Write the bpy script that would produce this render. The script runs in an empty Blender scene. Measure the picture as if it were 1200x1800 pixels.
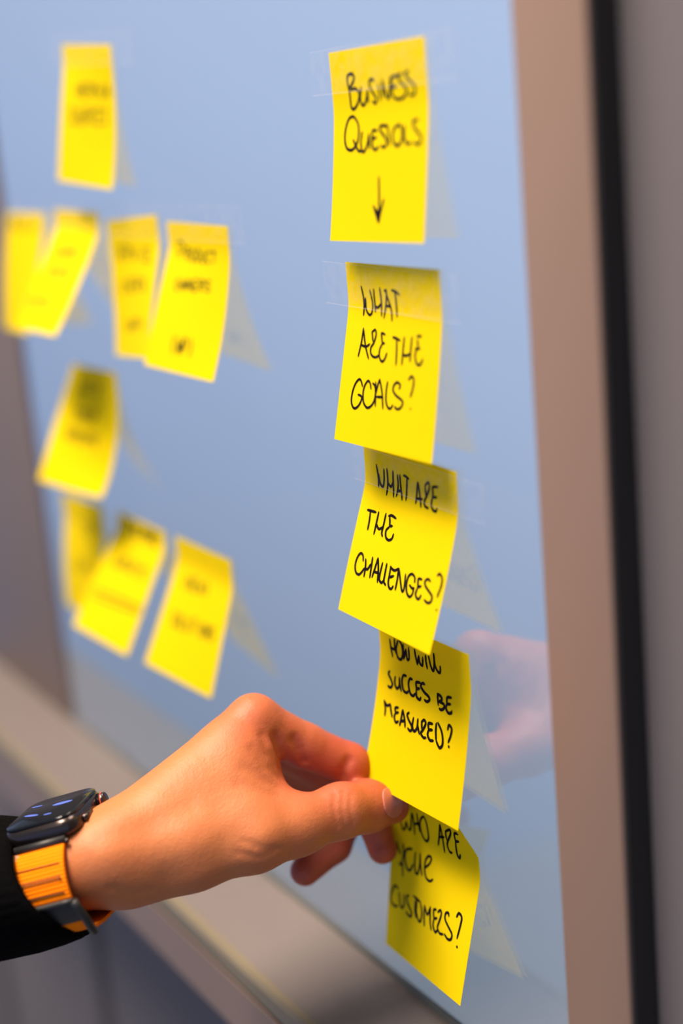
import bpy, bmesh, math, random
import numpy as np
from mathutils import Vector, Matrix

# ------------------------------------------------------------------ camera
F_PX = 2724.967                      # focal length for a 1200x1800 frame
CAM = np.array([0.61078972, -0.35428753, 0.06479507])
ROT = np.array([[0.5035661961, 0.1727222733, -0.8465152701],      # columns: image right, image down, view direction
                [0.8596633354, -0.1977318142, 0.4710425451],
                [-0.0860234608, -0.9649192433, -0.2480540631]])
scene = bpy.context.scene
COL = scene.collection
cd = bpy.data.cameras.new('camera')
cam = bpy.data.objects.new('camera', cd); COL.objects.link(cam)
m = Matrix.Identity(4)
for i in range(3):
    m[i][0] = ROT[i][0]; m[i][1] = -ROT[i][1]; m[i][2] = -ROT[i][2]; m[i][3] = CAM[i]
cam.matrix_world = m
cd.sensor_fit = 'VERTICAL'; cd.sensor_height = 36.0; cd.sensor_width = 24.0
cd.lens = F_PX / 1800 * 36
cd.clip_start = 0.02; cd.clip_end = 50
cd.dof.use_dof = True; cd.dof.focus_distance = 0.709; cd.dof.aperture_fstop = 2.2
scene.camera = cam

# ------------------------------------------------------------------ world: soft room surround
w = bpy.data.worlds.new('world'); scene.world = w; w.use_nodes = True
nt = w.node_tree; nt.nodes.clear()
tc = nt.nodes.new('ShaderNodeTexCoord'); sp = nt.nodes.new('ShaderNodeSeparateXYZ')
mr = nt.nodes.new('ShaderNodeMapRange'); rp = nt.nodes.new('ShaderNodeValToRGB')
bg = nt.nodes.new('ShaderNodeBackground'); wo = nt.nodes.new('ShaderNodeOutputWorld')
mr.inputs['From Min'].default_value = -1; mr.inputs['From Max'].default_value = 1
nt.links.new(tc.outputs['Generated'], sp.inputs[0]); nt.links.new(sp.outputs['Z'], mr.inputs['Value'])
nt.links.new(mr.outputs[0], rp.inputs[0]); nt.links.new(rp.outputs[0], bg.inputs[0]); nt.links.new(bg.outputs[0], wo.inputs[0])
e = rp.color_ramp.elements
e[0].position = 0.0; e[0].color = (0.03, 0.026, 0.024, 1)
e[1].position = 1.0; e[1].color = (0.20, 0.20, 0.22, 1)
for p, c in ((0.20, (0.06, 0.066, 0.09, 1)), (0.32, (0.24, 0.32, 0.56, 1)), (0.42, (0.30, 0.42, 0.76, 1)), (0.50, (0.30, 0.42, 0.74, 1)), (0.62, (0.25, 0.30, 0.42, 1))):
    q = e.new(p); q.color = c
bg.inputs[1].default_value = 1.0

# ------------------------------------------------------------------ ceiling lamps (area lights) and exposure
def area(name, loc, target, sx, sy, power, col):
    l = bpy.data.lights.new(name, 'AREA'); l.shape = 'RECTANGLE'; l.size = sx; l.size_y = sy
    l.energy = power; l.color = col
    o = bpy.data.objects.new(name, l); COL.objects.link(o); o.location = loc
    o.rotation_euler = (Vector(target) - Vector(loc)).to_track_quat('-Z', 'Y').to_euler()
    return o
area('ceiling_lamp', (-0.20, -0.70, 1.80), (-0.05, -0.15, -0.2), 1.5, 0.6, 134, (1.0, 0.83, 0.66))
area('ceiling_lamp', (0.9, -1.7, 1.35), (0.1, 0.0, -0.2), 1.2, 0.6, 5, (1.0, 0.84, 0.70))
scene.view_settings.view_transform = 'Standard'
scene.view_settings.look = 'None'
scene.view_settings.gamma = 1
scene.view_settings.use_curve_mapping = False
scene.view_settings.exposure = 0.0
scene.cycles.max_bounces = 10
scene.cycles.transparent_max_bounces = 16

# ------------------------------------------------------------------ helpers
def P(px, py, z):
    """a point seen along a camera direction at depth z (metres), in world space"""
    return CAM + ROT @ (z * np.array([(px - 600) / F_PX, (py - 900) / F_PX, 1.0]))

def mat(name, color, rough=0.6, metal=0.0, spec=0.5, noise=None, bump=None, coat=0.0, subsurf=0.0):
    M = bpy.data.materials.new(name); M.use_nodes = True
    t = M.node_tree; b = t.nodes['Principled BSDF']
    b.inputs['Base Color'].default_value = (*color, 1); b.inputs['Roughness'].default_value = rough
    b.inputs['Metallic'].default_value = metal; b.inputs['Specular IOR Level'].default_value = spec
    b.inputs['Coat Weight'].default_value = coat
    co = t.nodes.new('ShaderNodeTexCoord')
    if noise:
        sc, amt = noise
        n = t.nodes.new('ShaderNodeTexNoise'); n.inputs['Scale'].default_value = sc; n.inputs['Detail'].default_value = 4
        r = t.nodes.new('ShaderNodeMapRange'); r.inputs['To Min'].default_value = 1 - amt; r.inputs['To Max'].default_value = 1 + amt
        v = t.nodes.new('ShaderNodeHueSaturation'); v.inputs['Color'].default_value = (*color, 1)
        t.links.new(co.outputs['Object'], n.inputs['Vector']); t.links.new(n.outputs['Fac'], r.inputs['Value'])
        t.links.new(r.outputs[0], v.inputs['Value']); t.links.new(v.outputs[0], b.inputs['Base Color'])
    if bump:
        sc, st, di = bump
        n = t.nodes.new('ShaderNodeTexNoise'); n.inputs['Scale'].default_value = sc; n.inputs['Detail'].default_value = 3
        u = t.nodes.new('ShaderNodeBump'); u.inputs['Strength'].default_value = st; u.inputs['Distance'].default_value = di
        t.links.new(co.outputs['Object'], n.inputs['Vector']); t.links.new(n.outputs['Fac'], u.inputs['Height'])
        t.links.new(u.outputs[0], b.inputs['Normal'])
    return M

def empty(name, loc, label=None, cat=None, group=None):
    o = bpy.data.objects.new(name, None); COL.objects.link(o); o.location = loc; o.empty_display_size = 0.02
    if label: o['label'] = label; o['category'] = cat
    if group: o['group'] = group
    return o

def mesh_obj(name, verts, faces, material, parent=None, smooth=True):
    """verts in world coordinates; the object's origin is put at the parent's origin"""
    me = bpy.data.meshes.new(name)
    v = np.asarray(verts, dtype=float).reshape(-1, 3)
    off = np.array(origin(parent)) if parent is not None else v.mean(0)
    me.from_pydata((v - off).tolist(), [], [tuple(int(i) for i in f) for f in faces]); me.update()
    if smooth: me.polygons.foreach_set('use_smooth', [True] * len(me.polygons))
    me.materials.append(material)
    o = bpy.data.objects.new(name, me); COL.objects.link(o)
    if parent is not None: o.parent = parent
    else: o.location = off
    return o

def origin(o):
    p = Vector((0, 0, 0))
    while o is not None: p = p + o.location; o = o.parent
    return p

def box(name, lo, hi, material, parent=None, bevel=0.0, seg=2):
    bm = bmesh.new()
    lo = Vector(lo); hi = Vector(hi); c = (lo + hi) / 2; s = hi - lo
    bmesh.ops.create_cube(bm, size=1, matrix=Matrix.Diagonal((s.x, s.y, s.z, 1)))
    if bevel: bmesh.ops.bevel(bm, geom=bm.edges[:], offset=bevel, segments=seg, profile=0.6, affect='EDGES')
    me = bpy.data.meshes.new(name)
    off = Vector(c) - (origin(parent) if parent is not None else Vector(c))
    for v in bm.verts: v.co += off
    bm.to_mesh(me); bm.free()
    me.polygons.foreach_set('use_smooth', [bevel > 0] * len(me.polygons))
    if bevel:
        me.set_sharp_from_angle(angle=math.radians(40))
    me.materials.append(material)
    o = bpy.data.objects.new(name, me); COL.objects.link(o)
    if parent is not None: o.parent = parent
    else: o.location = c
    return o

def profile_x(name, prof, x0, x1, material, parent=None):
    """extrude a closed (y, z) outline along x"""
    n = len(prof)
    v = [(x0, y, z) for y, z in prof] + [(x1, y, z) for y, z in prof]
    f = [(i, (i + 1) % n, (i + 1) % n + n, i + n) for i in range(n)] + [tuple(range(n - 1, -1, -1)), tuple(range(n, 2 * n))]
    o = mesh_obj(name, v, f, material, parent, smooth=False)
    return o

# ------------------------------------------------------------------ materials
M_wall = mat('wall_grey', (0.135, 0.117, 0.120), 0.85, noise=(3, 0.05), bump=(220, 0.15, 0.001))
M_groove = mat('groove_dark', (0.05, 0.045, 0.05), 0.9)
M_floor = mat('carpet_floor', (0.20, 0.22, 0.27), 0.95, noise=(60, 0.3), bump=(400, 0.5, 0.003))
M_frame = mat('frame_bronze', (0.300, 0.196, 0.143), 0.5, metal=0.1, spec=0.25, noise=(2, 0.03))
M_ledge = mat('ledge_satin', (0.185, 0.158, 0.155), 0.5, metal=0.2, noise=(2, 0.03))
M_lip = mat('lip_brass', (0.23, 0.19, 0.125), 0.45, metal=0.3)
M_front = mat('ledge_front', (0.22, 0.158, 0.13), 0.5, metal=0.2)
M_dark = mat('housing_black', (0.012, 0.011, 0.010), 0.6)
M_ink = mat('marker_ink', (0.006, 0.003, 0.005), 0.8, spec=0.1)
M_frame_left = mat('frame_bronze_dark', (0.195, 0.150, 0.132), 0.5, metal=0.1, spec=0.25)
M_sleeve = mat('black_knit', (0.0022, 0.0022, 0.0026), 0.95, spec=0.03, bump=(900, 0.6, 0.001))
M_case = mat('watch_case', (0.07, 0.056, 0.054), 0.22, metal=0.9)
M_wglass = mat('watch_glass', (0.004, 0.005, 0.007), 0.08, spec=0.35)
M_black = mat('black_rubber', (0.012, 0.012, 0.013), 0.5)
M_red = mat('crown_red', (0.45, 0.05, 0.03), 0.4)
M_thread = mat('black_thread', (0.02, 0.012, 0.008), 0.8)

def paper_mat():
    M = bpy.data.materials.new('yellow_paper'); M.use_nodes = True; t = M.node_tree
    b = t.nodes['Principled BSDF']; out = t.nodes['Material Output']
    b.inputs['Base Color'].default_value = (1.0, 0.775, 0.0, 1); b.inputs['Roughness'].default_value = 0.75
    b.inputs['Specular IOR Level'].default_value = 0.12
    tr = t.nodes.new('ShaderNodeBsdfTranslucent'); tr.inputs['Color'].default_value = (0.90, 0.81, 0.005, 1)
    mx = t.nodes.new('ShaderNodeMixShader'); mx.inputs[0].default_value = 0.48
    t.links.new(b.outputs[0], mx.inputs[1]); t.links.new(tr.outputs[0], mx.inputs[2]); t.links.new(mx.outputs[0], out.inputs[0])
    co = t.nodes.new('ShaderNodeTexCoord'); n = t.nodes.new('ShaderNodeTexNoise'); n.inputs['Scale'].default_value = 900
    u = t.nodes.new('ShaderNodeBump'); u.inputs['Strength'].default_value = 0.06; u.inputs['Distance'].default_value = 0.0003
    t.links.new(co.outputs['Object'], n.inputs['Vector']); t.links.new(n.outputs['Fac'], u.inputs['Height']); t.links.new(u.outputs[0], b.inputs['Normal'])
    return M
M_paper = paper_mat()

def glass_mat():
    M = bpy.data.materials.new('front_glass'); M.use_nodes = True; t = M.node_tree; t.nodes.remove(t.nodes['Principled BSDF'])
    g = t.nodes.new('ShaderNodeBsdfGlass'); g.inputs['IOR'].default_value = 1.68; g.inputs['Roughness'].default_value = 0.0
    t.links.new(g.outputs[0], t.nodes['Material Output'].inputs[0]); return M
M_glass = glass_mat()

def tape_mat():
    M = bpy.data.materials.new('clear_tape'); M.use_nodes = True; t = M.node_tree; b = t.nodes['Principled BSDF']
    out = t.nodes['Material Output']
    b.inputs['Base Color'].default_value = (0.62, 0.56, 0.60, 1); b.inputs['Roughness'].default_value = 0.25
    tr = t.nodes.new('ShaderNodeBsdfTransparent'); mx = t.nodes.new('ShaderNodeMixShader')
    co = t.nodes.new('ShaderNodeTexCoord'); n = t.nodes.new('ShaderNodeTexNoise'); n.inputs['Scale'].default_value = 160
    r = t.nodes.new('ShaderNodeMapRange'); r.inputs['From Min'].default_value = 0.35; r.inputs['From Max'].default_value = 0.7
    r.inputs['To Min'].default_value = 0.0; r.inputs['To Max'].default_value = 0.045
    t.links.new(co.outputs['Object'], n.inputs['Vector']); t.links.new(n.outputs['Fac'], r.inputs['Value'])
    t.links.new(r.outputs[0], mx.inputs[0]); t.links.new(tr.outputs[0], mx.inputs[1]); t.links.new(b.outputs[0], mx.inputs[2])
    t.links.new(mx.outputs[0], out.inputs[0]); return M
M_tape = tape_mat()
M_tape_edge = mat('tape_edge', (0.62, 0.55, 0.58), 0.4)

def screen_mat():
    """a lit panel in plain light blue, its dimming towards the bottom painted into the emission"""
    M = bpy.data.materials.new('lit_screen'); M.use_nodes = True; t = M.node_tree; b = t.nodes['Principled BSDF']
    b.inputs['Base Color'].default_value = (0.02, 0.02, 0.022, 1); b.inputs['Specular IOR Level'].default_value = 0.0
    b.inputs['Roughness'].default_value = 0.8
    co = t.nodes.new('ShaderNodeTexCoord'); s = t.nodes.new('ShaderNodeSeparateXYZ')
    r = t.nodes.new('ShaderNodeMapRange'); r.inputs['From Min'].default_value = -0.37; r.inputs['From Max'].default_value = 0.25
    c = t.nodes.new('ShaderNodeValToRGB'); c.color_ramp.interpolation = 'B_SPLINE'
    el = c.color_ramp.elements  # painted brightness falloff: emission dims downwards and slightly to the left
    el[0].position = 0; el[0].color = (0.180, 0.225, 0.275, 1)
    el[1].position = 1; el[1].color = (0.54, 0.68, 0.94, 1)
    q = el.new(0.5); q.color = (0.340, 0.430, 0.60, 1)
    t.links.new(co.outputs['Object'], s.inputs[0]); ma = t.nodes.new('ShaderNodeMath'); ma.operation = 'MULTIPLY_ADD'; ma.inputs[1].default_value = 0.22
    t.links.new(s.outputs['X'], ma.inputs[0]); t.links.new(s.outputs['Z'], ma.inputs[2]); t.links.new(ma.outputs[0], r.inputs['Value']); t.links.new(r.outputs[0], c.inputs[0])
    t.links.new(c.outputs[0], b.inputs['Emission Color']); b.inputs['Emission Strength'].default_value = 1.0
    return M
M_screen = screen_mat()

# ------------------------------------------------------------------ setting
def structure(o): o['kind'] = 'structure'; return o
WY = 0.0125
structure(box('wall_back', (-2.4, WY, -1.25), (3.0, WY + 0.12, 2.0), M_wall))
joints = [-0.86, -0.535, 0.55, 1.1]
for k, jx in enumerate(joints):
    o = structure(box('trim_%d' % (k + 1), (jx - 0.011, WY - 0.003, -1.25), (jx + 0.011, WY - 0.0005, -0.47 if jx < 0.3 else 1.6), M_groove))
structure(box('floor', (-1.5, -1.8, -1.29), (3.0, WY + 0.12, -1.25), M_floor))

# ------------------------------------------------------------------ the board
SL, SR, SB, STOP = -0.482, 0.1345, -0.370, 0.62
FW = 0.0445
board = empty('display_board', (SL / 2 + SR / 2, 0.006, SB - 0.045),
              'large lit light-blue glass board in a bronze frame, fixed to the grey wall', 'display board')
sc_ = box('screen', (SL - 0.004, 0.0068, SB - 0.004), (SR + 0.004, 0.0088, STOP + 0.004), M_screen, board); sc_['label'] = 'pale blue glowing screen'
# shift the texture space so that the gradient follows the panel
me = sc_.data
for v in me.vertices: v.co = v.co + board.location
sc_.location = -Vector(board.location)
gl = box('glass_pane', (SL - 0.004, 0.0, SB - 0.004), (SR + 0.004, 0.0036, STOP + 0.004), M_glass, board); gl['label'] = 'clear reflective front glass'
box('housing', (SL - FW + 0.001, 0.0092, SB - 0.03), (SR + FW - 0.0012, WY - 0.0003, STOP + FW), M_dark, board)
# right side face is dark, front face bronze
box('side_gasket', (SR + FW - 0.0020, 0.0, SB - 0.044), (SR + FW - 0.0004, WY - 0.0003, STOP + FW), M_dark, board)
fr = box('frame_rail', (SR, -0.0012, SB - 0.044), (SR + FW - 0.0020, 0.0090, STOP + FW), M_frame, board, 0.0018); fr['label'] = 'bronze right rail'
fl = box('frame_rail', (SL - 0.20, -0.0012, SB - 0.044), (SL, 0.0090, STOP + FW), M_frame_left, board, 0.0009); fl['label'] = 'wide dark grey-brown left panel of the frame'
ft = box('frame_rail', (SL, -0.0012, STOP), (SR, 0.0090, STOP + FW), M_frame, board, 0.0009); ft['label'] = 'bronze top rail'
# deep lower ledge: flat top, brassy lip, brown front face with a groove
LX0, LX1 = SL - 0.20, SR
profile_x('ledge', [(0.0090, SB), (-0.0535, SB), (-0.0535, SB - 0.050), (0.0090, SB - 0.050)], LX0, LX1, M_ledge, board)
profile_x('ledge_lip', [(-0.0535, SB + 0.0008), (-0.0575, SB + 0.0008), (-0.0592, SB - 0.0015), (-0.0592, SB - 0.0110), (-0.0535, SB - 0.0110)], LX0, LX1, M_lip, board)
profile_x('ledge_front', [(-0.0535, SB - 0.0145), (-0.0592, SB - 0.0145), (-0.0592, SB - 0.046), (-0.057, SB - 0.048), (-0.0535, SB - 0.048)], LX0, LX1, M_front, board)
gk = box('gasket', (SL, -0.0006, SB - 0.0001), (SR, 0.0004, SB + 0.0035), mat('gasket_grey_green', (0.16, 0.17, 0.16), 0.5), board)

# ------------------------------------------------------------------ sticky notes
SW, SH = 0.076, 0.081
FIT = {
'business': (0.00006, 0.09076, -0.01094, 0.11066, 0.12170, 0.31493, 0.09439, 0.04413),
'goals': (-0.00082, -0.00012, 0.00528, 0.22356, 0.14079, 0.24438, 0.00032, 0.07397),
'challenges': (0.00150, -0.08292, 0.03565, 0.34190, 0.25844, 0.23752, -0.05082, 0.12016),
'success': (0.00117, -0.16829, -0.0075, 0.17928, 0.15769, 0.20925, 0.21226, 0.10064),
'customers': (-0.00294, -0.25922, -0.04485, 0.18954, 0.31170, 0.27462, -0.00918, -0.02310),
'header': (-0.32098, 0.11969, 0.07744, 0.17876, -0.02985, 0.12687, -0.04252, 0.29160),
'A': (-0.46948, 0.01786, -0.00235, 0.23314, 0.24204, 0.05199, -0.13293, 0.12149),
'B': (-0.37334, 0.02044, 0.01415, 0.53498, 0.48317, 0.13796, -0.05833, 0.15085),
'C': (-0.28407, 0.01440, -0.05980, 0.04709, 0.29171, 0.20248, 0.12206, -0.05030),
'D': (-0.19451, 0.01533, 0.01897, 0.38147, 0.14096, 0.18557, -0.07576, 0.28369),
'E': (-0.37698, -0.08156, -0.01698, 0.46189, -0.06076, 0.01634, -0.02219, 0.63791),
'F': (-0.43231, -0.18016, -0.04070, 0.23215, 0.23215, 0.21505, -0.24395, 0.0),
'G': (-0.32814, -0.17515, -0.00520, 0.60064, 0.48902, 0.11881, -0.01797, 0.01639),
'I': (-0.23504, -0.17417, -0.00118, 0.45934, 0.33659, 0.19353, 0.00893, -0.00952),
}
def sheet(key, s, t, n=40):
    """points of a curling note: s across, t down (0..1)"""
    x0, z0, th, phL, phR, t0, kL, kR = FIT[key]
    s = np.atleast_1d(s).astype(float); t = np.atleast_1d(t).astype(float)
    u = np.linspace(0, 1, n + 1); um = (u[1:] + u[:-1]) / 2
    ph = phL + (phR - phL) * s; k = kL + (kR - kL) * s
    q = np.clip((um - t0 + .08) / .16, 0, 1); q = q * q * (3 - 2 * q)
    a = ph[:, None] * q[None] + k[:, None] * np.clip(um - t0, 0, 1)[None]
    dn = np.concatenate([np.zeros((len(s), 1)), np.cumsum(np.cos(a), 1) / n], 1)
    of = np.concatenate([np.zeros((len(s), 1)), np.cumsum(np.sin(a), 1) / n], 1)
    D = np.array([np.interp(ti, u, dn[i]) for i, ti in enumerate(t)])
    O = np.array([np.interp(ti, u, of[i]) for i, ti in enumerate(t)])
    off = SH * O + 0.0005
    if key == 'customers':             # dog-eared top right corner
        d = np.clip((s - .80) / .20, 0, 1) * np.clip((.13 - t) / .13, 0, 1)
        off = off + 0.0055 * d
    c, sn = np.cos(th), np.sin(th)
    return np.stack([x0 + SW * s * c - SH * D * sn, -off, z0 - SW * s * sn - SH * D * c], -1)

NS = 22
def make_note(key, label, ink_parts=1):
    x0, z0 = FIT[key][:2]
    root = empty('sticky_note', tuple(sheet(key, .5, 0)[0]), label, 'sticky note', 'yellow sticky notes on the glass board')
    g = np.linspace(0, 1, NS + 1); S, T = np.meshgrid(g, g)
    A = sheet(key, S.ravel(), T.ravel()); e = 1e-3
    ds = sheet(key, S.ravel() + e, T.ravel()) - sheet(key, S.ravel() - e, T.ravel())
    dt = sheet(key, S.ravel(), np.clip(T.ravel() + .03, 0, 1)) - sheet(key, S.ravel(), np.clip(T.ravel() - .03, 0, 1))
    nn = np.cross(ds, dt); nn /= np.linalg.norm(nn, axis=1)[:, None]
    if nn[:, 1].mean() > 0: nn = -nn
    Bk = A - nn * 0.00012
    n = NS + 1; N = n * n; f = []
    for j in range(NS):
        for i in range(NS):
            a = j * n + i
            f.append((a, a + n, a + n + 1, a + 1)); f.append((a + N, a + 1 + N, a + n + 1 + N, a + n + N))
    def rim(idx):
        for a, b in zip(idx[:-1], idx[1:]): f.append((a, b, b + N, a + N))
    rim([i for i in range(n)]); rim([i * n + NS for i in range(n)])
    rim([NS * n + i for i in range(n)][::-1]); rim([i * n for i in range(n)][::-1])
    po = mesh_obj('paper', np.concatenate([A, Bk]), f, M_paper, root); po.data.set_sharp_from_angle(angle=math.radians(40))
    strokes = [[tuple(map(float, p.split(','))) for p in st.split()] for st in INK.get(key, '').split(';') if st.strip()]
    cuts = INK_CUT.get(key) or AUTO_CUT.get(key, [])
    groups = []; last = 0
    for c_ in cuts + [len(strokes)]: groups.append(strokes[last:c_]); last = c_
    for gi, grp in enumerate(groups):
        V = []; Fc = []
        for st in grp: ribbon(key, np.array(st) / 1000., V, Fc)
        if V:
            o = mesh_obj('arrow_mark' if (key == 'business' and gi == len(groups) - 1) else 'handwriting', V, Fc, M_ink, root, smooth=False)
    return root

def catmull(p, k=6):
    if len(p) < 3: return np.concatenate([np.linspace(p[0], p[-1], 5)])
    q = np.concatenate([[2 * p[0] - p[1]], p, [2 * p[-1] - p[-2]]]); out = []
    for i in range(1, len(q) - 2):
        for j in range(k):
            t = j / k; a, b, c, d = q[i - 1:i + 3]
            out.append(.5 * ((2 * b) + (c - a) * t + (2 * a - 5 * b + 4 * c - d) * t * t + (-a + 3 * b - 3 * c + d) * t ** 3))
    out.append(p[-1]); return np.array(out)

INK_W = {'business': 0.00140, 'goals': 0.00125, 'challenges': 0.00138, 'success': 0.00155, 'customers': 0.00145}
def ribbon(key, st, V, Fc):
    wd = INK_W.get(key, 0.0013) / 2
    p = np.clip(catmull(st), .004, .996)
    d = np.gradient(p, axis=0) * np.array([SW, SH]); d /= np.linalg.norm(d, axis=1)[:, None] + 1e-9
    nrm = np.stack([-d[:, 1], d[:, 0]], 1)
    n = len(p); pr = 0.88 + 0.12 * np.sin(np.linspace(0, math.pi, n)); pr[0] *= .75; pr[-1] *= .6
    sc = np.array([SW, SH])
    def lift(q):
        a = sheet(key, np.clip(q[:, 0], 0, 1), np.clip(q[:, 1], 0, 1)); a[:, 1] -= 0.00014; return a
    b = len(V)
    L_ = lift(p + nrm * (wd * pr)[:, None] / sc); R_ = lift(p - nrm * (wd * pr)[:, None] / sc)
    V.extend(L_.tolist()); V.extend(R_.tolist())
    for i in range(n - 1): Fc.append((b + i, b + i + 1, b + n + i + 1, b + n + i))
    for idx in (0, n - 1):                        # round caps
        b = len(V); ang = np.linspace(0, 2 * math.pi, 9)[:-1]
        c = p[idx] + np.stack([np.cos(ang), np.sin(ang)], 1) * wd * pr[idx] / sc
        V.extend((lift(c) - np.array([0, 0.00001, 0])).tolist()); Fc.append(tuple(range(b, b + 8)))

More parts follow.
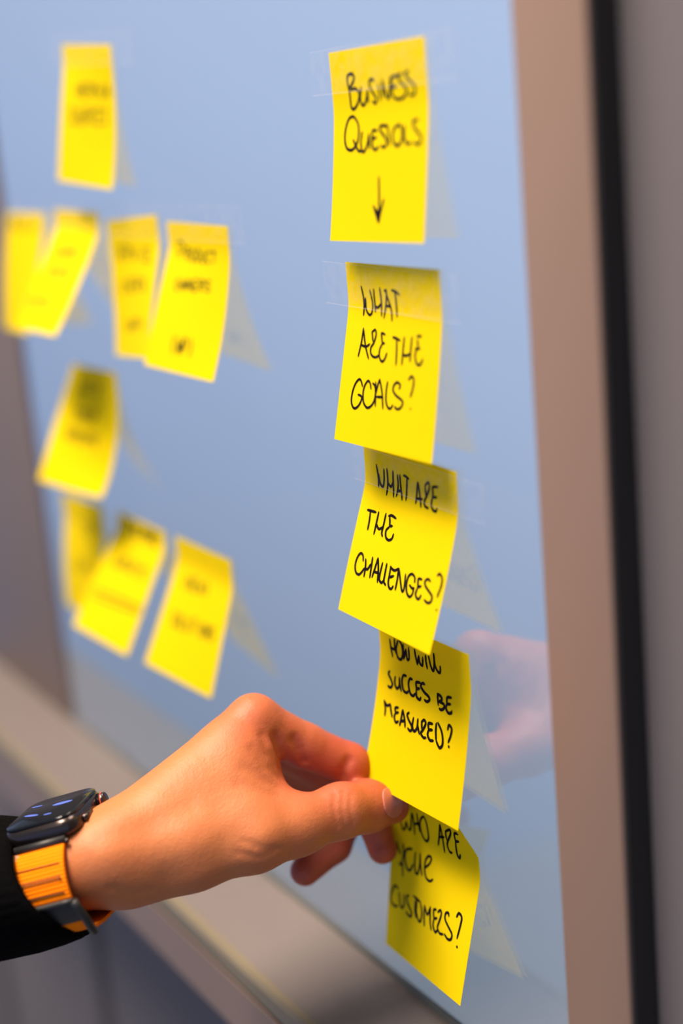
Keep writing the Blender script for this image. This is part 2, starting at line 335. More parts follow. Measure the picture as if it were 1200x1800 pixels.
INK = {
  'business': '186,137 185,169 196,207 200,245 202,283 214,303 244,302 282,274 302,235 290,213 255,201 213,206;184,147 199,128 240,125 262,142 244,168 204,194;329,200 314,236 312,268 328,291 354,286 378,256 394,220;394,217 392,281;469,175 450,166 424,174 420,198 443,228 478,262 478,283 461,288 438,275;514,196 519,280;558,178 554,266;559,183 578,237 597,266 615,265 644,169;718,166 659,172 646,218 646,251 679,281;648,219 697,217;756,159 726,169 734,195 782,224 799,245 766,274 721,282 674,278;824,153 792,161 809,185 856,213 880,240 863,269 819,268;254,359 218,343 170,357 138,405 130,459 153,504 199,518 239,507 273,476 286,427 276,384 241,350;226,466 254,496 287,524 316,526;323,429 311,477 321,520 345,531 377,501 397,443;397,443 406,519;483,428 436,427 432,471 440,508 469,525 503,510;432,467 477,462;592,412 546,404 513,411 522,432 571,466 588,493 564,515 529,506;524,403 599,409;595,412 618,509;697,411 661,428 649,469 675,506 713,509 743,483 746,442 719,410 692,411;766,417 766,473 797,505 836,502;899,391 869,394 849,405 876,437 924,469 935,495 911,512 864,503;515,665 527,782 530,896;468,811 499,853 531,899;531,899 551,834 576,779;483,824 523,847 557,818;499,847 526,866 549,837',
  'goals': '164,127 178,176 184,227 180,284;180,284 186,241 203,188;203,188 206,244 226,269 254,278 274,261 280,212 258,141;302,136 304,197 311,259;371,126 378,192 379,277;302,224 337,233 378,208;443,133 432,194 406,285;429,134 460,192 486,241 494,295;432,219 480,216;419,137 443,133;499,130 543,136 579,151;534,140 539,196 546,271;193,356 187,429 166,514;193,356 234,449 282,518;186,448 240,453 279,436;291,369 301,392 310,419;291,369 324,355 338,380 323,423 296,453 297,481 323,500 360,501 386,489;434,372 396,368 404,398 412,420;412,423 437,418;411,425 390,459 394,496 423,519 450,505 470,469;517,380 553,383 597,392;559,388 568,444 573,525;636,371 633,439 632,518;714,364 710,432 711,495;632,464 669,466 705,453;764,356 807,352;771,374 782,413;756,422 803,417;769,421 757,455 775,494 802,504 823,492 835,469;245,672 226,646 201,638 165,669 144,719 143,767 166,797 196,800 231,776 251,738 232,725 206,723;338,677 324,648 299,637 271,663 259,706 273,757 313,783 352,772 382,740 389,693 375,657 350,644;381,637 389,693 400,766;420,616 403,658 387,716;420,616 456,685 480,771;404,714 472,708;504,622 498,672 505,727 528,756 555,761 578,739;627,647 634,625 600,615 572,632 566,660 598,684 653,701 674,717 656,746 623,756 596,747;712,590 739,569 763,585 761,630 743,678;753,739 757,741',
  'challenges': '142,112 153,163 163,235;160,236 158,194 159,162;161,162 178,211 208,229 221,193 227,121;262,115 264,185 257,267;329,116 325,184 334,263;266,195 299,211 331,173;377,130 379,190 364,255;404,126 409,195 428,263;371,223 414,213;446,120 470,121 501,130;483,124 473,193 469,257;595,132 582,193 573,255;600,131 613,197 631,264;578,226 643,216;673,135 677,195;673,135 710,110 716,142 684,193 661,228 673,251 707,255;807,117 755,129 752,160 745,187;745,187 792,178;745,189 734,224 748,251 782,258 795,239;89,386 130,384 185,381;124,390 134,441 136,494;213,375 213,436 211,504;291,368 291,430 289,477 304,498;211,441 250,465 290,446;324,375 355,366 404,373;336,379 348,402 355,427;355,427 384,420;354,431 328,459 340,493 373,504 404,489 411,460;160,673 145,643 116,637 91,669 86,715 107,750 143,757 168,738 188,709;183,657 198,706 202,756;250,632 257,687 264,747;193,707 223,707 245,673;307,623 298,678 286,740;307,623 335,686 352,754;293,705 351,701;363,638 360,696 365,734 394,746 410,729;407,633 409,690 414,733 441,750;453,638 456,685 460,728 479,753 503,755 517,735;462,699 501,681;449,642 494,651 538,630;533,634 543,697 544,751;538,633 577,694 610,740 626,726 612,645;714,667 704,640 671,630 644,651 640,690 657,734 692,754 715,736 718,701;671,693 704,704 723,697;777,636 743,641 751,674 754,688;751,686 784,672;752,689 746,723 765,743 788,742 800,718;858,627 832,621 810,639 823,662 869,683 903,701 902,730 874,743 838,735;912,583 931,569 960,588 966,628 950,692;968,758 973,760',
  'success': '127,115 134,166 151,217;185,99 181,155 197,193;129,165 184,168;224,103 197,157 211,205 251,209 271,165 263,115 239,97;283,110 280,199;280,199 312,134;312,134 320,192 344,186;344,186 344,116;412,111 420,155 435,195;435,195 455,139;455,139 464,180 492,191;492,191 500,136;534,117 533,153 545,193;567,114 583,166 609,190 624,146 627,84;627,84 631,149 660,182 684,179 690,142;129,310 115,327 150,354 171,380 154,402 121,400;195,327 196,363 221,389 247,371 243,321;243,321 254,359 277,394;317,292 283,298 274,333 297,379 333,388 354,374;385,296 357,300 348,335 374,379 409,387 430,368;472,294 429,303 438,333 438,348;439,339 472,327;438,348 446,381 481,391 494,374;522,291 498,290 482,312 524,336 572,349 586,365 561,382 531,379;663,310 681,371;663,310 700,316 712,332 687,349;687,349 735,351 742,371 716,389 693,387;807,295 766,306 767,342;767,342 806,333;767,342 762,368 787,387 817,381 822,366;99,495 123,537 127,580;101,497 138,515 171,498;171,498 186,530 208,567;263,495 230,506 239,532;239,533 272,521;239,533 232,559 253,586 281,572;311,498 307,549 299,594;315,496 345,545 359,587;306,566 348,550;384,493 366,511 391,537 424,559 433,579 413,593 387,584;437,510 433,556 457,583 484,557 484,502;487,539 515,585;524,511 550,492 569,509 548,550 530,575 561,592 587,585;526,511 537,553;639,490 598,500 605,534;605,535 645,524;605,537 601,565 629,588 665,581;678,477 680,524 692,572;693,470 735,504 757,546 758,583 735,603 710,589 693,572;797,481 806,453 836,466 832,506 814,550;821,568 827,575',
  'customers': '122,179 136,222 168,209 193,157;193,157 212,199 238,192 257,138 274,80;284,82 288,146 283,213;338,63 341,124 352,176;296,144 352,121;417,57 383,82 362,123 368,174 394,207 425,213 450,184 450,137 439,83 417,57;600,56 581,131 558,197;605,55 617,132 627,219;582,137 639,120;659,77 663,129;659,79 712,52 714,79 674,137 666,168 686,197 714,194;804,51 760,61 764,107;764,108 804,96;764,110 764,154 772,191 792,202 805,177;65,329 87,365 119,385;138,321 155,373 147,422 165,515;115,454 157,446;117,453 126,434;249,317 212,327 176,350 175,402 209,451 248,448 275,404;289,326 292,388 309,439 339,439 350,381 344,315;344,315 360,377 389,437;409,385 459,341 473,303 442,301 414,332 409,385 435,432 480,441 515,420;118,605 73,603 38,661 41,712 91,726 128,712;137,627 152,680 180,706 206,679 198,618;258,603 232,620 249,653 306,690 303,718 268,721 241,710;314,587 404,596;340,605 346,665 368,703;360,604 364,665 396,706 427,703 430,648 403,600;454,600 461,659 476,717;454,600 497,639 522,585;522,585 536,661 561,712;590,576 564,590 575,637;575,637 612,621;576,641 578,680 609,706 634,685;612,585 640,564 653,587 638,637 629,673 662,695 701,687;737,565 728,550 699,563 703,598 754,629 796,653 792,685 756,695 714,681;820,541 839,514 874,528 871,583 857,656;866,700 876,702',
  'header': '261,326 306,326;337,370 351,281 372,334 404,280 401,369;483,280 432,280 422,369 472,368;426,324 464,324;517,279 581,279;549,279 536,368;588,367 602,279 651,287 646,314 594,323 637,367;711,278 694,366;822,287 794,278 759,322 768,365 806,356;830,364 882,278 889,364;850,330 886,329;254,465 206,455 190,488 245,529 229,562 182,553;327,453 287,496 293,550 332,559 356,505 327,453;392,451 395,547 433,557 453,450;488,555 494,449 554,459 552,490 491,502 548,554;662,457 626,447 591,500 610,552 655,540;755,445 696,446 686,550 744,549;690,498 734,497;859,453 817,444 798,475 844,515 826,547 784,537',
  'A': '128,144 125,57 175,110 214,59 240,146;350,62 262,60 278,146 366,148;266,103 333,104;408,63 425,149 496,133 508,99 462,64 408,63;593,67 612,152;712,154 744,71 817,156;722,121 785,122',
  'B': '209,304 234,364 275,370 273,303;387,308 339,302 328,322 390,348 380,368 331,362;482,299 420,300 437,367 499,365;428,334 475,333;540,364 523,299 586,304 591,324 531,331 601,363;694,302 647,296 637,316 696,341 686,361 639,356;203,475 284,473;243,474 262,541;374,471 310,472 329,539 392,538;319,506 367,505;488,476 439,470 429,490 491,515 482,535 432,530;520,468 597,467;559,468 577,533;693,472 645,466 636,486 697,511 687,531 640,525;94,734 97,802 160,787 177,759 139,733 94,734;219,799 259,730 309,796;235,771 289,770;332,728 420,726;376,727 383,794;457,792 492,724 544,789;471,765 523,763',
  'C': '226,203 181,191 158,217 206,256 185,283 137,271;324,200 262,196 246,286 312,290;252,241 300,244;356,292 365,202 426,215 423,242 359,247 422,296;468,209 506,301 537,213;600,217 606,306;739,235 700,224 674,266 705,312 751,306;830,232 771,228 787,316 851,320;777,272 823,275;218,440 220,515 268,523 291,440;420,448 366,440 348,464 412,497 394,522 338,514;529,440 458,440 463,522 537,521;461,481 515,481;586,521 575,440 646,448 650,472 581,480 659,521;769,448 716,440 704,464 772,497 760,521 705,513;331,722 297,773 336,822;416,728 447,810 476,752 518,809 529,726;581,807 567,726 657,732 664,765 575,775;744,715 790,763 770,812',
  'D': '203,245 178,131 259,144 262,189 183,200;316,243 310,167 360,176 360,198 309,205 367,244;428,169 394,199 405,236 438,244 451,207 428,169;481,170 484,245 524,230 535,200 512,170 481,170;565,171 571,238 602,246 615,172;702,180 672,173 644,209 665,246 700,239;729,173 790,174;760,174 757,247;256,379 226,408 239,443 275,448 290,413 256,379;315,377 340,445 353,396 381,443 385,374;417,442 408,373 471,439 464,371;555,368 500,370 507,438 561,435;504,404 544,402;596,434 592,366 646,371 647,391 594,400 649,431;742,368 702,362 689,383 737,408 724,428 684,423;372,758 358,819 382,879;418,768 439,868 451,798 476,867 479,767;508,867 500,767 549,777 552,816 505,827;598,757 621,816 608,875',
  'E': '304,111 310,204;387,112 307,158 386,205;523,113 442,112 436,205 510,206;438,159 497,159;577,113 615,160 667,114;615,160 596,207;294,333 308,410 343,420 350,336;449,350 408,340 395,364 443,400 431,425 391,414;532,347 478,344 479,427 531,431;478,386 518,388;565,433 568,349 621,361 619,386 566,391 617,436;272,529 237,521 217,563 245,605 283,597 278,563 251,563;313,605 300,521 355,530 359,555 307,563 366,606;424,522 394,555 406,597 440,606 455,565 424,522;479,523 493,598 527,607 532,524;574,608 568,525 620,534 622,568 571,575;713,537 674,528 662,552 709,586 698,611 659,602',
  'F': '338,208 491,196;415,202 423,310;618,187 538,237 560,289 635,294 671,237 618,187;741,285 742,177 857,179 849,223 734,243;414,531 336,574 356,623 439,629 483,578 414,531;559,624 547,527 687,619 672,522',
  'G': '205,31 212,143;205,31 243,44 235,79 192,90 241,102 254,133 212,143;333,33 285,33 292,143 340,144;273,91 309,91;372,144 365,34 420,144 413,34;493,48 468,35 433,93 469,145 498,135;522,36 530,145;569,37 576,146;511,93 558,94;607,146 605,37 619,105 651,38 665,146;684,146 705,39 741,147;679,106 713,106;760,147 752,40 794,52 788,86 742,96 805,147;827,41 835,148;872,41 817,97 880,148;263,346 216,339 210,364 272,396 265,422 220,415;292,337 323,412 361,419 350,336;413,418 389,335 448,342 455,367 401,377 469,416;484,333 541,415 548,332;635,330 579,331 599,413 654,412;589,372 631,371;672,329 716,369 735,328;716,369 718,410;828,334 785,327 776,351 830,383 821,407 779,400;83,663 504,639 976,624;68,717 551,690 966,663',
  'I': '220,254 212,311 246,365;296,352 276,260 352,349 334,257;429,251 372,255 390,346 445,343;381,300 423,298;467,249 496,340 507,274 538,337 538,245;583,233 609,287 596,343;246,558 208,550 200,579 247,614 238,643 201,636;301,546 275,585 286,631 317,639 330,591 301,546;351,543 360,637 407,635;430,539 443,623 472,631 478,537;509,536 568,533;538,534 543,628;610,531 614,624;693,527 665,566 672,612 700,620 717,572 693,527;742,617 741,525 786,615 787,523;868,528 834,520 822,549 861,584 849,612 816,604',
}
AUTO_CUT = {'header': [11], 'A': [], 'B': [6, 14], 'C': [9, 15], 'D': [1, 8, 15], 'E': [6, 11], 'F': [4], 'G': [15, 24], 'I': [6]}
INK_CUT = {'business': [12, 24], 'goals': [12, 20, 29], 'challenges': [11, 19, 28], 'success': [8, 15, 24, 30], 'customers': [7, 10, 15, 23]}

NOTES = [
 ('business', 'topmost note of the right-hand column, headed Business Questions with a down arrow'),
 ('goals', 'second note down the right-hand column, asking What are the goals?'),
 ('challenges', 'third note down the right-hand column, asking What are the challenges?'),
 ('success', 'note above the pinching fingers, asking How will succes be measured?'),
 ('customers', 'lowest yellow note, asking Who are your customers?, held at the thumb tip'),
 ('header', 'blurred upright yellow note alone at the top left of the board'),
 ('A', 'blurred note at the far left edge of the board, partly covered by a slanting note'),
 ('B', 'blurred slanting note second from left in the upper left row'),
 ('C', 'blurred narrow note third in the upper left row, overlapped by its right neighbour'),
 ('D', 'rightmost note of the upper left row, Product Owners written on it'),
 ('E', 'blurred tilted note hanging alone between the upper and lower left rows'),
 ('F', 'darkened note tucked behind others at the left end of the lower left row'),
 ('G', 'blurred middle note of the lower left row with a double underline'),
 ('I', 'rightmost note of the lower left row, just above the hand'),
]
for k, lab in NOTES: make_note(k, lab)

# clear adhesive tape strips over the notes' top edges
def tape(x0, x1, z0, z1, rot, label):
    root = empty('tape_strip', ((x0 + x1) / 2, -0.0009, (z0 + z1) / 2), label, 'adhesive tape', 'clear tape strips over the notes')
    n = 40; nr = 6; rng = random.Random(int(abs(x0) * 1e4)); V = []; F_ = []
    cx, cz = (x0 + x1) / 2, (z0 + z1) / 2; c, s = math.cos(rot), math.sin(rot)
    jag = [[rng.uniform(-.0005, .0005) for _ in range(nr + 1)] for _ in range(2)]
    def pt(a, b, y):
        return (cx + a * c - b * s, y, cz + a * s + b * c)
    hw, hh = (x1 - x0) / 2, (z1 - z0) / 2
    for side, y in ((0, -0.00115), (1, -0.00122)):
        for j in range(nr + 1):
            for i in range(n + 1):
                a = -hw + 2 * hw * i / n
                if i == 0: a += jag[0][j] * (1 if j % 2 else -1)
                if i == n: a += jag[1][j] * (1 if j % 2 else -1)
                V.append(pt(a, -hh + 2 * hh * j / nr, y))
    m_ = n + 1; N = m_ * (nr + 1)
    for j in range(nr):
        for i in range(n):
            a = j * m_ + i; F_.append((a, a + 1, a + m_ + 1, a + m_)); F_.append((a + N, a + m_ + N, a + m_ + 1 + N, a + 1 + N))
    mesh_obj('film', V, F_, M_tape, root, smooth=False)
    V = []; F_ = []
    for b0, b1 in ((-hh, -hh + .00045), (hh - .0003, hh)):
        k = len(V); V += [pt(-hw, b0, -0.00128), pt(hw, b0, -0.00128), pt(hw, b1, -0.00128), pt(-hw, b1, -0.00128)]
        F_.append((k, k + 1, k + 2, k + 3))
    mesh_obj('cut_edge', V, F_, M_tape_edge2, root, smooth=False)
def edge_mat():
    M = bpy.data.materials.new('tape_edge_soft'); M.use_nodes = True; t = M.node_tree; b = t.nodes['Principled BSDF']
    b.inputs['Base Color'].default_value = (0.75, 0.68, 0.72, 1); b.inputs['Roughness'].default_value = 0.3
    tr = t.nodes.new('ShaderNodeBsdfTransparent'); mx = t.nodes.new('ShaderNodeMixShader'); mx.inputs[0].default_value = 0.2
    t.links.new(tr.outputs[0], mx.inputs[1]); t.links.new(b.outputs[0], mx.inputs[2]); t.links.new(mx.outputs[0], t.nodes['Material Output'].inputs[0]); return M
M_tape_edge2 = edge_mat()
tape(-0.0155, 0.098, 0.0735, 0.0925, 0.005, 'clear tape over the top of the Business Questions note')
tape(-0.021, 0.089, -0.0208, -0.0013, -0.02, 'clear tape over the top of the goals note, end visible at its left')
tape(-0.0083, 0.098, -0.1035, -0.0865, -0.03, 'clear tape under the goals note across the top of the challenges note')
tape(-0.290, -0.098, 0.0055, 0.0245, 0.0, 'long clear tape across the two right notes of the upper left row')
tape(-0.346, -0.210, 0.105, 0.1235, -0.06, 'clear tape over the lone note at the top left')
tape(-0.482, -0.293, 0.0060, 0.0235, 0.0, 'clear tape across the two left notes of the upper left row')

# ------------------------------------------------------------------ hand (implicit surface, one continuous body)
def cs(px, py, z): return z * np.array([(px - 600) / F_PX, (py - 900) / F_PX, 1.0])
H = 0.0009
lo = np.array([-0.178, 0.075, 0.640]); hi = np.array([0.045, 0.200, 0.808])
dim = np.ceil((hi - lo) / H).astype(int)
gx = (lo[0] + H * np.arange(dim[0])).astype(np.float32)[:, None, None]
gy = (lo[1] + H * np.arange(dim[1])).astype(np.float32)[None, :, None]
gz = (lo[2] + H * np.arange(dim[2])).astype(np.float32)[None, None, :]

def cone(a, b, ra, rb):
    a = np.asarray(a); b = np.asarray(b); d = b - a; L2 = float(d @ d)
    hx, hy, hz = gx - a[0], gy - a[1], gz - a[2]
    t = np.clip((hx * d[0] + hy * d[1] + hz * d[2]) / L2, 0, 1).astype(np.float32)
    return np.sqrt((hx - t * d[0]) ** 2 + (hy - t * d[1]) ** 2 + (hz - t * d[2]) ** 2) - (ra + (rb - ra) * t)
def smin(a, b, k):
    h = np.clip(k - np.abs(a - b), 0, None) / k
    return np.minimum(a, b) - h * h * k * .25
def chain(pts, k=0.003):
    """pts: (px, py, z, radius in mm)"""
    r = None
    for p, q in zip(pts[:-1], pts[1:]):
        c = cone(cs(*p[:3]), cs(*q[:3]), p[3] / 1000, q[3] / 1000)
        r = c if r is None else smin(r, c, k)
    return r
HAND = {
 'index': [(446, 1267, .733, 11.8), (535, 1311, .744, 10.6), (612, 1344, .752, 10.4), (634, 1382, .757, 8.8), (652, 1425, .760, 7.6), (660, 1450, .760, 6.8)],
 'middle': [(455, 1290, .752, 11.0), (560, 1352, .763, 9.0), (622, 1392, .768, 9.0), (655, 1440, .767, 8.0), (672, 1493, .762, 7.2)],
 'ring': [(468, 1325, .766, 10.4), (570, 1395, .775, 8.6), (612, 1432, .778, 8.6), (588, 1487, .772, 8.0), (536, 1531, .765, 7.4)],
 'little': [(470, 1350, .778, 9.6), (560, 1425, .790, 7.6), (560, 1462, .792, 7.4), (520, 1488, .785, 6.6)],
}
THUMB = [(235, 1526, .697, 13.5), (340, 1499, .698, 15.4), (445, 1470, .703, 15.6), (520, 1452, .712, 13.0), (600, 1425, .723, 12.0), (645, 1417, .735, 11.6), (690, 1419, .7455, 7.9)]
thumb = chain(THUMB, .006)
palm = None
for a, b in (((180, 1502, .692), (446, 1266, .733)), ((190, 1506, .703), (455, 1290, .752)), ((200, 1516, .716), (464, 1322, .767)), ((205, 1526, .726), (466, 1352, .780))):
    ra, rb = {180: (14.5, 11.6), 190: (14.5, 11.5), 200: (13.5, 11), 205: (13, 10.5)}[a[0]]
    c = cone(cs(*a), cs(*b), ra / 1000, rb / 1000); palm = c if palm is None else smin(palm, c, .010)
palm = smin(palm, cone(cs(250, 1485, .701), cs(405, 1385, .7185), .0175, .0185), .014)
palm = smin(palm, cone(cs(300, 1478, .705), cs(400, 1435, .716), .0185, .0175), .014)
palm = smin(palm, cone(cs(424, 1338, .727), cs(440, 1402, .723), .0165, .0160), .012)      # first web
arm = smin(cone(cs(-200, 1600, .690), cs(185, 1512, .691), .0188, .0168), cone(cs(-200, 1606, .712), cs(190, 1516, .711), .0188, .0165), .016)
body = smin(palm, arm, .016)
body = smin(body, thumb, .013)
for k, fn in HAND.items():
    body = smin(body, chain(fn, .003), .005)
# creases, placed on the skin: folds of the web beside the index base, knuckle wrinkles, finger joints
def skin_depth(px, py, field):
    for z in np.arange(.640, .800, .0004):
        q = np.round((cs(px, py, z) - lo) / H).astype(int)
        if (q < 0).any() or (q >= dim).any(): continue
        if field[tuple(q)] < 0: return z
    return .72
def groove(d, pts, dep, sg):
    pp = []
    for (x0, y0), (x1, y1) in zip(pts[:-1], pts[1:]):
        m_ = max(2, int(math.hypot(x1 - x0, y1 - y0) / 9)); pp += [(x0 + (x1 - x0) * i / m_, y0 + (y1 - y0) * i / m_) for i in range(m_)]
    pp.append(pts[-1])
    ps = []
    for x, y in pp[::-1]:
        z = skin_depth(x, y, d) + .0004
        if ps and abs(z - ps[-1][2]) > .004: break
        ps.append((x, y, z, .2))
    if len(ps) < 2: return d
    w3 = np.array([cs(*p[:3]) for p in ps]); pad = 4 * sg
    a = np.clip(((w3.min(0) - pad - lo) / H).astype(int), 0, dim); b = np.clip(((w3.max(0) + pad - lo) / H).astype(int) + 1, 0, dim)
    global gx, gy, gz
    keep = gx, gy, gz
    gx, gy, gz = gx[a[0]:b[0]], gy[:, a[1]:b[1]], gz[:, :, a[2]:b[2]]
    c = chain(ps, .0005); gx, gy, gz = keep
    d[a[0]:b[0], a[1]:b[1], a[2]:b[2]] += dep * np.exp(-np.clip(c, 0, None) ** 2 / (2 * sg ** 2))
    return d
for pts, dep, sg in (
    ([(534, 1338), (526, 1318), (516, 1300)], .0019, .0016),
    ([(506, 1350), (490, 1324), (482, 1296)], .0015, .0019),
    ([(492, 1350), (470, 1322), (460, 1296)], .0008, .0019),
    ([(490, 1366), (464, 1346), (444, 1318)], .0006, .0019),
    ([(488, 1382), (456, 1368), (430, 1350)], .0005, .0020),
    ([(486, 1398), (450, 1390), (420, 1380)], .0004, .0020),
    ([(600, 1374), (602, 1354), (612, 1338)], .0016, .0015),
    ([(590, 1396), (586, 1420), (594, 1452)], .0005, .0010),
    ([(604, 1392), (600, 1420), (607, 1456)], .0006, .0010),
    ([(616, 1396), (614, 1424), (619, 1450)], .0005, .0009),
    ([(430, 1480), (462, 1492), (490, 1492)], .0005, .0012),
    ([(420, 1500), (452, 1506), (478, 1502)], .0005, .0012),
    ([(196, 1560), (232, 1574), (262, 1566)], .0006, .0016),
    ([(182, 1470), (250, 1460), (330, 1420)], .0007, .0040),
    ([(300, 1540), (380, 1508), (450, 1440)], .0010, .0050)):
    body = groove(body, pts, dep, sg)

def surface_nets(D, lo, h):
    s = D < 0
    nx, ny, nz = D.shape
    c = np.zeros((nx - 1, ny - 1, nz - 1), np.int8)
    for i in (0, 1):
        for j in (0, 1):
            for k in (0, 1): c += s[i:nx - 1 + i, j:ny - 1 + j, k:nz - 1 + k]
    act = (c > 0) & (c < 8)
    I = np.argwhere(act); idx = -np.ones(act.shape, np.int64); idx[tuple(I.T)] = np.arange(len(I))
    acc = np.zeros((len(I), 3)); cnt = np.zeros(len(I))
    corners = [(i, j, k) for i in (0, 1) for j in (0, 1) for k in (0, 1)]
    for a in corners:
        for b in corners:
            if sum(abs(x - y) for x, y in zip(a, b)) != 1 or a > b: continue
            da = D[I[:, 0] + a[0], I[:, 1] + a[1], I[:, 2] + a[2]]; db = D[I[:, 0] + b[0], I[:, 1] + b[1], I[:, 2] + b[2]]
            mk = (da < 0) != (db < 0); t = np.where(mk, da / np.where(mk, da - db, 1), 0)
            p = np.array(a)[None] + t[:, None] * (np.array(b) - np.array(a))[None]
            acc += np.where(mk[:, None], p, 0); cnt += mk
    V = lo + h * (I + acc / cnt[:, None]); Fq = []
    for ax in range(3):
        o1, o2 = [(1, 2), (2, 0), (0, 1)][ax]
        sl0 = [slice(None)] * 3; sl1 = [slice(None)] * 3
        sl0[ax] = slice(0, -1); sl1[ax] = slice(1, None)
        ch = s[tuple(sl0)] != s[tuple(sl1)]
        E_ = np.argwhere(ch)
        ok = (E_[:, o1] > 0) & (E_[:, o2] > 0) & (E_[:, o1] < D.shape[o1] - 1) & (E_[:, o2] < D.shape[o2] - 1)
        E_ = E_[ok]
        u = np.zeros(3, int); u[o1] = 1; v = np.zeros(3, int); v[o2] = 1
        q = [idx[tuple((E_ - d_).T)] for d_ in (u * 0, u, u + v, v)]
        q = np.stack(q, 1); flip = s[tuple(E_.T)]
        q[~flip] = q[~flip][:, ::-1]
        Fq.append(q)
    Fq = np.concatenate(Fq); Fq = Fq[(Fq >= 0).all(1)]
    return V, Fq
def smooth_verts(V, Fq, it=6, lam=.5):
    e = np.concatenate([Fq[:, [0, 1]], Fq[:, [1, 2]], Fq[:, [2, 3]], Fq[:, [3, 0]]]); e = np.concatenate([e, e[:, ::-1]])
    cnt = np.bincount(e[:, 0], minlength=len(V))[:, None].astype(float); cnt[cnt == 0] = 1
    for i in range(it):
        for l in (lam, -lam * 1.04):
            a = np.stack([np.bincount(e[:, 0], V[e[:, 1], k], minlength=len(V)) for k in range(3)], 1) / cnt
            V = V + l * (a - V)
    return V
def to_world(V): return CAM + V @ ROT.T

def skin_mat():
    M = bpy.data.materials.new('skin'); M.use_nodes = True; t = M.node_tree; b = t.nodes['Principled BSDF']
    at = t.nodes.new('ShaderNodeAttribute'); at.attribute_name = 'redness'
    co = t.nodes.new('ShaderNodeTexCoord')
    n = t.nodes.new('ShaderNodeTexNoise'); n.inputs['Scale'].default_value = 55; n.inputs['Detail'].default_value = 5
    mx = t.nodes.new('ShaderNodeMix'); mx.data_type = 'RGBA'
    mx.inputs[6].default_value = (0.51, 0.170, 0.058, 1); mx.inputs[7].default_value = (0.41, 0.080, 0.040, 1)
    ad = t.nodes.new('ShaderNodeMath'); ad.operation = 'MULTIPLY_ADD'; ad.inputs[1].default_value = 0.5; ad.use_clamp = True
    sb = t.nodes.new('ShaderNodeMath'); sb.operation = 'SUBTRACT'; sb.inputs[1].default_value = 0.2
    t.links.new(co.outputs['Object'], n.inputs['Vector']); t.links.new(n.outputs['Fac'], ad.inputs[0])
    t.links.new(at.outputs['Fac'], sb.inputs[0]); t.links.new(sb.outputs[0], ad.inputs[2])
    t.links.new(ad.outputs[0], mx.inputs[0]); t.links.new(mx.outputs[2], b.inputs['Base Color'])
    b.inputs['Roughness'].default_value = 0.5; b.inputs['Specular IOR Level'].default_value = 0.35
    b.inputs['Subsurface Weight'].default_value = 0.12; b.inputs['Subsurface Radius'].default_value = (0.9, 0.35, 0.15); b.inputs['Subsurface Scale'].default_value = 0.004
    v = t.nodes.new('ShaderNodeTexVoronoi'); v.inputs['Scale'].default_value = 900
    n2 = t.nodes.new('ShaderNodeTexNoise'); n2.inputs['Scale'].default_value = 260; n2.inputs['Detail'].default_value = 4
    s2 = t.nodes.new('ShaderNodeMath'); s2.operation = 'MULTIPLY_ADD'; s2.inputs[1].default_value = 0.35
    u = t.nodes.new('ShaderNodeBump'); u.inputs['Strength'].default_value = 0.35; u.inputs['Distance'].default_value = 0.0006
    t.links.new(co.outputs['Object'], v.inputs['Vector']); t.links.new(co.outputs['Object'], n2.inputs['Vector'])
    t.links.new(v.outputs['Distance'], s2.inputs[0]); t.links.new(n2.outputs['Fac'], s2.inputs[2])
    t.links.new(s2.outputs[0], u.inputs['Height']); t.links.new(u.outputs[0], b.inputs['Normal'])
    return M
M_skin = skin_mat()
V, Fq = surface_nets(body, lo, H)
V = smooth_verts(V, Fq, 3)
person = empty('person', tuple(P(-40, 1580, .690)), 'left forearm and hand in a black knitted sleeve, pinching a sticky note', 'person')
hand = mesh_obj('hand', to_world(V), Fq[:, ::-1] if False else Fq, M_skin, person)
hand['label'] = 'bare hand with thumb and fingers pinched'
red = np.zeros(len(V))
for (px, py, z, r, wgt) in ((446, 1250, .725, .016, .45), (616, 1340, .745, .014, .55), (672, 1490, .757, .014, .9), (541, 1530, .76, .016, .9),
                            (690, 1415, .74, .013, .75), (600, 1420, .712, .012, .25), (500, 1360, .72, .016, .45), (580, 1400, .76, .03, .5),
                            (570, 1335, .74, .018, .35), (590, 1490, .765, .014, .8), (470, 1500, .70, .012, .15)):
    d2 = ((V - cs(px, py, z)) ** 2).sum(1); red += wgt * np.exp(-d2 / (2 * r * r))
at = hand.data.attributes.new('redness', 'FLOAT', 'POINT'); at.data.foreach_set('value', np.clip(red, 0, 1).astype(np.float32))

# thumbnail: a thin shell of the thumb surface inside an oval region
ctr = cs(684, 1412, .7335)
tdir = cs(690, 1419, .7455) - cs(645, 1417, .735); tdir /= np.linalg.norm(tdir)
ndir = ctr - cs(690, 1419, .7445); ndir -= tdir * (ndir @ tdir); ndir /= np.linalg.norm(ndir)
bdir = np.cross(tdir, ndir)
lo2 = cs(655, 1370, .715); sub = []
nl = ctr - .013
Hn = 0.0004
gx, gy, gz = [(nl[i] + Hn * np.arange(66)).astype(np.float32).reshape([-1 if i == j else 1 for j in range(3)]) for i in range(3)]
th2 = chain(THUMB[3:], .006)
qx, qy, qz = gx - ctr[0], gy - ctr[1], gz - ctr[2]
lt = qx * tdir[0] + qy * tdir[1] + qz * tdir[2]; lb = qx * bdir[0] + qy * bdir[1] + qz * bdir[2]; ln = qx * ndir[0] + qy * ndir[1] + qz * ndir[2]
reg = ((np.abs(lt / .0084) ** 2.6 + np.abs(lb / .0068) ** 2.6) ** (1 / 2.6) - 1) * .006
shell = np.maximum(np.maximum(th2 - .00055, -(th2 + .0012)), np.maximum(reg, -ln - .007))
Vn, Fn = surface_nets(shell, nl, Hn); Vn = smooth_verts(Vn, Fn, 4)
M_nail = mat('nail', (0.50, 0.15, 0.11), 0.45, spec=0.25)
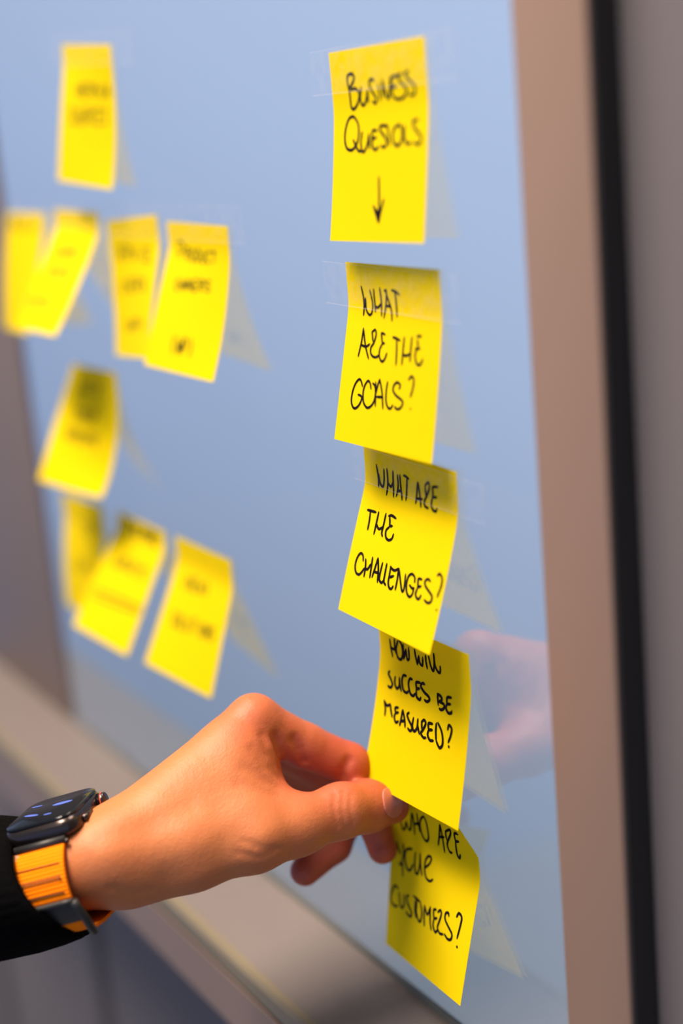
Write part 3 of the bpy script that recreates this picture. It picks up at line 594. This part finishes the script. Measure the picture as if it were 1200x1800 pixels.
nail = mesh_obj('thumbnail', to_world(Vn), Fn, M_nail, person); nail['label'] = 'pale glossy thumbnail'

# ------------------------------------------------------------------ wrist frame for watch and sleeve (camera-space axes turned to world)
ax_a = np.array([.935, -.285, -.20]); ax_a /= np.linalg.norm(ax_a)
ax_u = np.array([-.27, -.95, -.10]); ax_u -= ax_a * (ax_u @ ax_a); ax_u /= np.linalg.norm(ax_u)
ax_r = np.cross(ax_a, ax_u); ax_r *= -np.sign(ax_r[2])            # towards the camera
A_, U_, R_ = ROT @ ax_a, ROT @ ax_u, ROT @ ax_r
O_ = P(126, 1533, .701)
def WP(a, u, r): return O_ + A_ * a + U_ * u + R_ * r               # metres along arm, up, towards viewer
def ring(th, off=0.0):
    """stadium round the wrist, th=0 at the viewer's side, +90 on top"""
    hw, rr = .0114, .0213 + off
    c, s = math.cos(th), math.sin(th)
    return rr * s, math.copysign(hw * min(1, abs(c) * 2.2), c) + rr * c       # (u, r)
def strap(name, t0, t1, w0, w1, a0, thick, material, parent, ribs=0, n=60, lift=0.0):
    V = []; F_ = []
    na = 6
    for i in range(n + 1):
        th = math.radians(t0 + (t1 - t0) * i / n); f = i / n; wd = w0 + (w1 - w0) * f
        rb = (0.00022 * (0.5 + 0.5 * math.cos(2 * math.pi * ribs * f))) if ribs else 0
        for side in (0, 1):
            u, r = ring(th, lift + (thick + rb if side else 0))
            for j in range(na + 1): V.append(WP(a0 + wd * (j / na - .5), u, r))
    m_ = 2 * (na + 1)
    for i in range(n):
        for j in range(na):
            a = i * m_ + j; F_.append((a, a + 1, a + m_ + 1, a + m_))
            a += na + 1; F_.append((a, a + m_, a + m_ + 1, a + 1))
        for j in (0, na):
            a = i * m_ + j; F_.append((a, a + m_, a + m_ + na + 1, a + na + 1))
    for i in (0, n):
        for j in range(na): a = i * m_ + j; F_.append((a, a + 1, a + na + 2, a + na + 1))
    return mesh_obj(name, V, F_, material, parent, smooth=False)
def orange_mat():
    M = mat('orange_webbing', (0.95, 0.21, 0.001), 0.8, spec=0.08, noise=(700, 0.12)); return M
M_orange = orange_mat()
watch = empty('wristwatch', tuple(WP(0, .022, 0)), 'black square smartwatch with orange woven strap on the wrist beside the sleeve', 'watch')
s1 = strap('strap', 68, -5, .0235, .0240, 0, .0016, M_orange, watch, ribs=17, n=170); s1['label'] = 'orange ribbed strap piece below the watch case'
strap('strap_keeper', -4, -34, .0245, .0245, 0.000, .0021, M_black, watch)
s2 = strap('strap', -33, -172, .0235, .0235, 0.001, .0014, M_orange, watch, ribs=22, n=220); s2['label'] = 'orange ribbed strap end under the wrist'
strap('strap', 120, 188, .0235, .0235, 0, .0016, M_orange, watch, ribs=14, n=120)
def tube(name, pts, r, material, parent, seg=10):
    V = []; F_ = []; pts = [np.array(p) for p in pts]
    for i, p in enumerate(pts):
        d = pts[min(i + 1, len(pts) - 1)] - pts[max(i - 1, 0)]; d = d / np.linalg.norm(d)
        x = np.cross(d, [0.3, 0.5, 0.8]); x /= np.linalg.norm(x); y = np.cross(d, x)
        rr = r[i] if hasattr(r, '__len__') else r
        for k in range(seg): V.append(p + rr * (math.cos(k * 2 * math.pi / seg) * x + math.sin(k * 2 * math.pi / seg) * y))
    for i in range(len(pts) - 1):
        for k in range(seg): F_.append((i * seg + k, i * seg + (k + 1) % seg, (i + 1) * seg + (k + 1) % seg, (i + 1) * seg + k))
    F_ += [tuple(range(seg - 1, -1, -1)), tuple(range((len(pts) - 1) * seg, len(pts) * seg))]
    return mesh_obj(name, V, F_, material, parent)
def ringpt(deg, a, lift): u, r = ring(math.radians(deg), lift); return WP(a, u, r)
hk = tube('hook', [ringpt(d, .0130 + .0014 * math.sin(k * .5), .0030) for k, d in enumerate(range(-5, -64, -7))], .0019, M_black, watch); hk['label'] = 'black metal hook bar'
tube('hook', [ringpt(-5, x, .0030) for x in np.linspace(-.012, .0130, 6)], .0013, M_black, watch)
# stitching on the strap
for i, (d0, d1, dense) in enumerate(((38, 37, 0), (20, 19, 1), (6, 5, 0))):
    pts = []
    nst = 30 if dense else 12
    for k in range(nst + 1):
        f = k / nst; dd = d0 + (d1 - d0) * f + ((5.0 if k % 2 else -1.0) if dense else 0)
        pts.append(ringpt(dd, -.011 + .021 * f, .0020))
    tube('stitching', pts, .00042 if dense else .00028, M_thread, watch, seg=5)
# case
def rbox(name, a, u, r, ha, hu, hr, rad, bev, material, parent):
    """rounded-corner slab: outline in the a-r plane, thickness along u"""
    out = []
    for cxs, crs, a0 in ((1, 1, 0), (-1, 1, 90), (-1, -1, 180), (1, -1, 270)):
        for k in range(7):
            t = math.radians(a0 + 15 * k); out.append((cxs * (ha - rad) + rad * math.cos(t), crs * (hr - rad) + rad * math.sin(t)))
    n = len(out); V = []; F_ = []
    lv = [(-hu, -bev), (-hu + bev * .35, -bev * .35), (-hu + bev, 0), (hu - bev, 0), (hu - bev * .35, -bev * .35), (hu, -bev)]
    for du, ins in lv:
        for x, y in out: V.append(WP(a + x * (ha + ins) / ha, u + du, r + y * (hr + ins) / hr))
    for l in range(len(lv) - 1):
        for i in range(n): F_.append((l * n + i, l * n + (i + 1) % n, (l + 1) * n + (i + 1) % n, (l + 1) * n + i))
    F_ += [tuple(range(n - 1, -1, -1)), tuple(range((len(lv) - 1) * n, len(lv) * n))]
    return mesh_obj(name, V, F_, material, parent)
UC = .0255
cs_ = rbox('case', .0008, UC, 0, .0184, .0045, .0214, .0090, .0028, M_case, watch); cs_['label'] = 'dark metal watch case'
rbox('watch_screen', .0008, UC + .0045, 0, .0172, .0009, .0202, .0084, .0007, M_wglass, watch)
# lit marks on the watch face
M_glow = bpy.data.materials.new('watch_glow'); M_glow.use_nodes = True
b = M_glow.node_tree.nodes['Principled BSDF']; b.inputs['Base Color'].default_value = (0.05, 0.08, 0.3, 1)
b.inputs['Emission Color'].default_value = (0.10, 0.18, 0.75, 1); b.inputs['Emission Strength'].default_value = 0.55
for (a, r, da, dr, rt) in ((-.0075, .004, .0050, .0012, .5), (.0050, -.004, .0052, .0020, .1), (.0025, .009, .0022, .0010, .2), (-.010, -.010, .003, .0008, .2)):
    V = []; c, s = math.cos(rt), math.sin(rt)
    for k in range(16):
        t = 2 * math.pi * k / 16; x = da * math.cos(t); y = dr * math.sin(t)
        V.append(WP(a + x * c - y * s, UC + .00548, r + x * s + y * c))
    mesh_obj('face_mark', V, [tuple(range(16))], M_glow, watch, smooth=False)
# crown and side button on the hand side
tube('crown', [WP(.0188, UC, -.011), WP(.0205, UC, -.011), WP(.0222, UC, -.011), WP(.0226, UC, -.011)], [.0036, .0036, .0036, .0030], M_case, watch, 20)
tube('crown_ring', [WP(.0206, UC, -.011), WP(.0212, UC, -.011)], [.00375, .00375], M_red, watch, 20)
tube('side_button', [WP(.0196, UC, .003), WP(.0196, UC, .012)], .0014, M_case, watch, 10)
for sgn in (1,):
    tube('lug', [WP(-.012, .0212, sgn * .0215), WP(.0125, .0212, sgn * .0215)], .0019, M_black, watch, 12)
    tube('lug_pin', [WP(.0122, .0205, sgn * .0222), WP(.0140, .0205, sgn * .0222)], .0011, M_case, watch, 12)

# ------------------------------------------------------------------ sleeve
def sleeve():
    n = 120; rows = []
    cuff = P(104, 1541, .701); far = P(-1500, 1830, .775)
    d = far - cuff; L_ = np.linalg.norm(d); d /= L_
    up = ROT @ np.array([0, -1, 0.0]); up -= d * (up @ d); up /= np.linalg.norm(up); rr_ = np.cross(d, up)
    if (rr_ @ (ROT @ np.array([0, 0, -1.]))) < 0: rr_ = -rr_
    V = []; F_ = []
    prof = [(-.004, .0265, 0), (-.0015, .0252, 0), (.0, .0260, 0), (.0006, .0274, 0), (.003, .0284, 1), (.010, .0300, 1), (.02, .0318, 1), (.035, .0335, 1), (.05, .0345, 1), (.07, .036, 1), (.10, .038, 1), (.16, .041, 1), (.24, .044, 1), (L_, .050, 1)]
    prof[0] = (.020, .0245, 0)
    for k, (t, r, rib) in enumerate(prof):
        for i in range(n):
            th = 2 * math.pi * i / n
            rb = .0004 * math.cos(40 * th) * rib + .0012 * math.sin(3 * th + t * 60) * min(1, max(0, t / .03))
            c, s = math.cos(th), math.sin(th)
            skew = .0115 * s + .002 * c                         # the cuff slants: lower edge reaches further to the hand
            tt = t + skew * max(0, 1 - max(t, 0) / .05)
            V.append(cuff + d * tt + up * (r + rb) * s * .97 + rr_ * (r + rb + .0135) * c)
    for l in range(len(prof) - 1):
        for i in range(n): F_.append((l * n + i, l * n + (i + 1) % n, (l + 1) * n + (i + 1) % n, (l + 1) * n + i))
    F_.append(tuple(range((len(prof) - 1) * n, len(prof) * n)))
    o = mesh_obj('sleeve', V, F_, M_sleeve, person); o['label'] = 'black ribbed knit sleeve cuff'
sleeve()
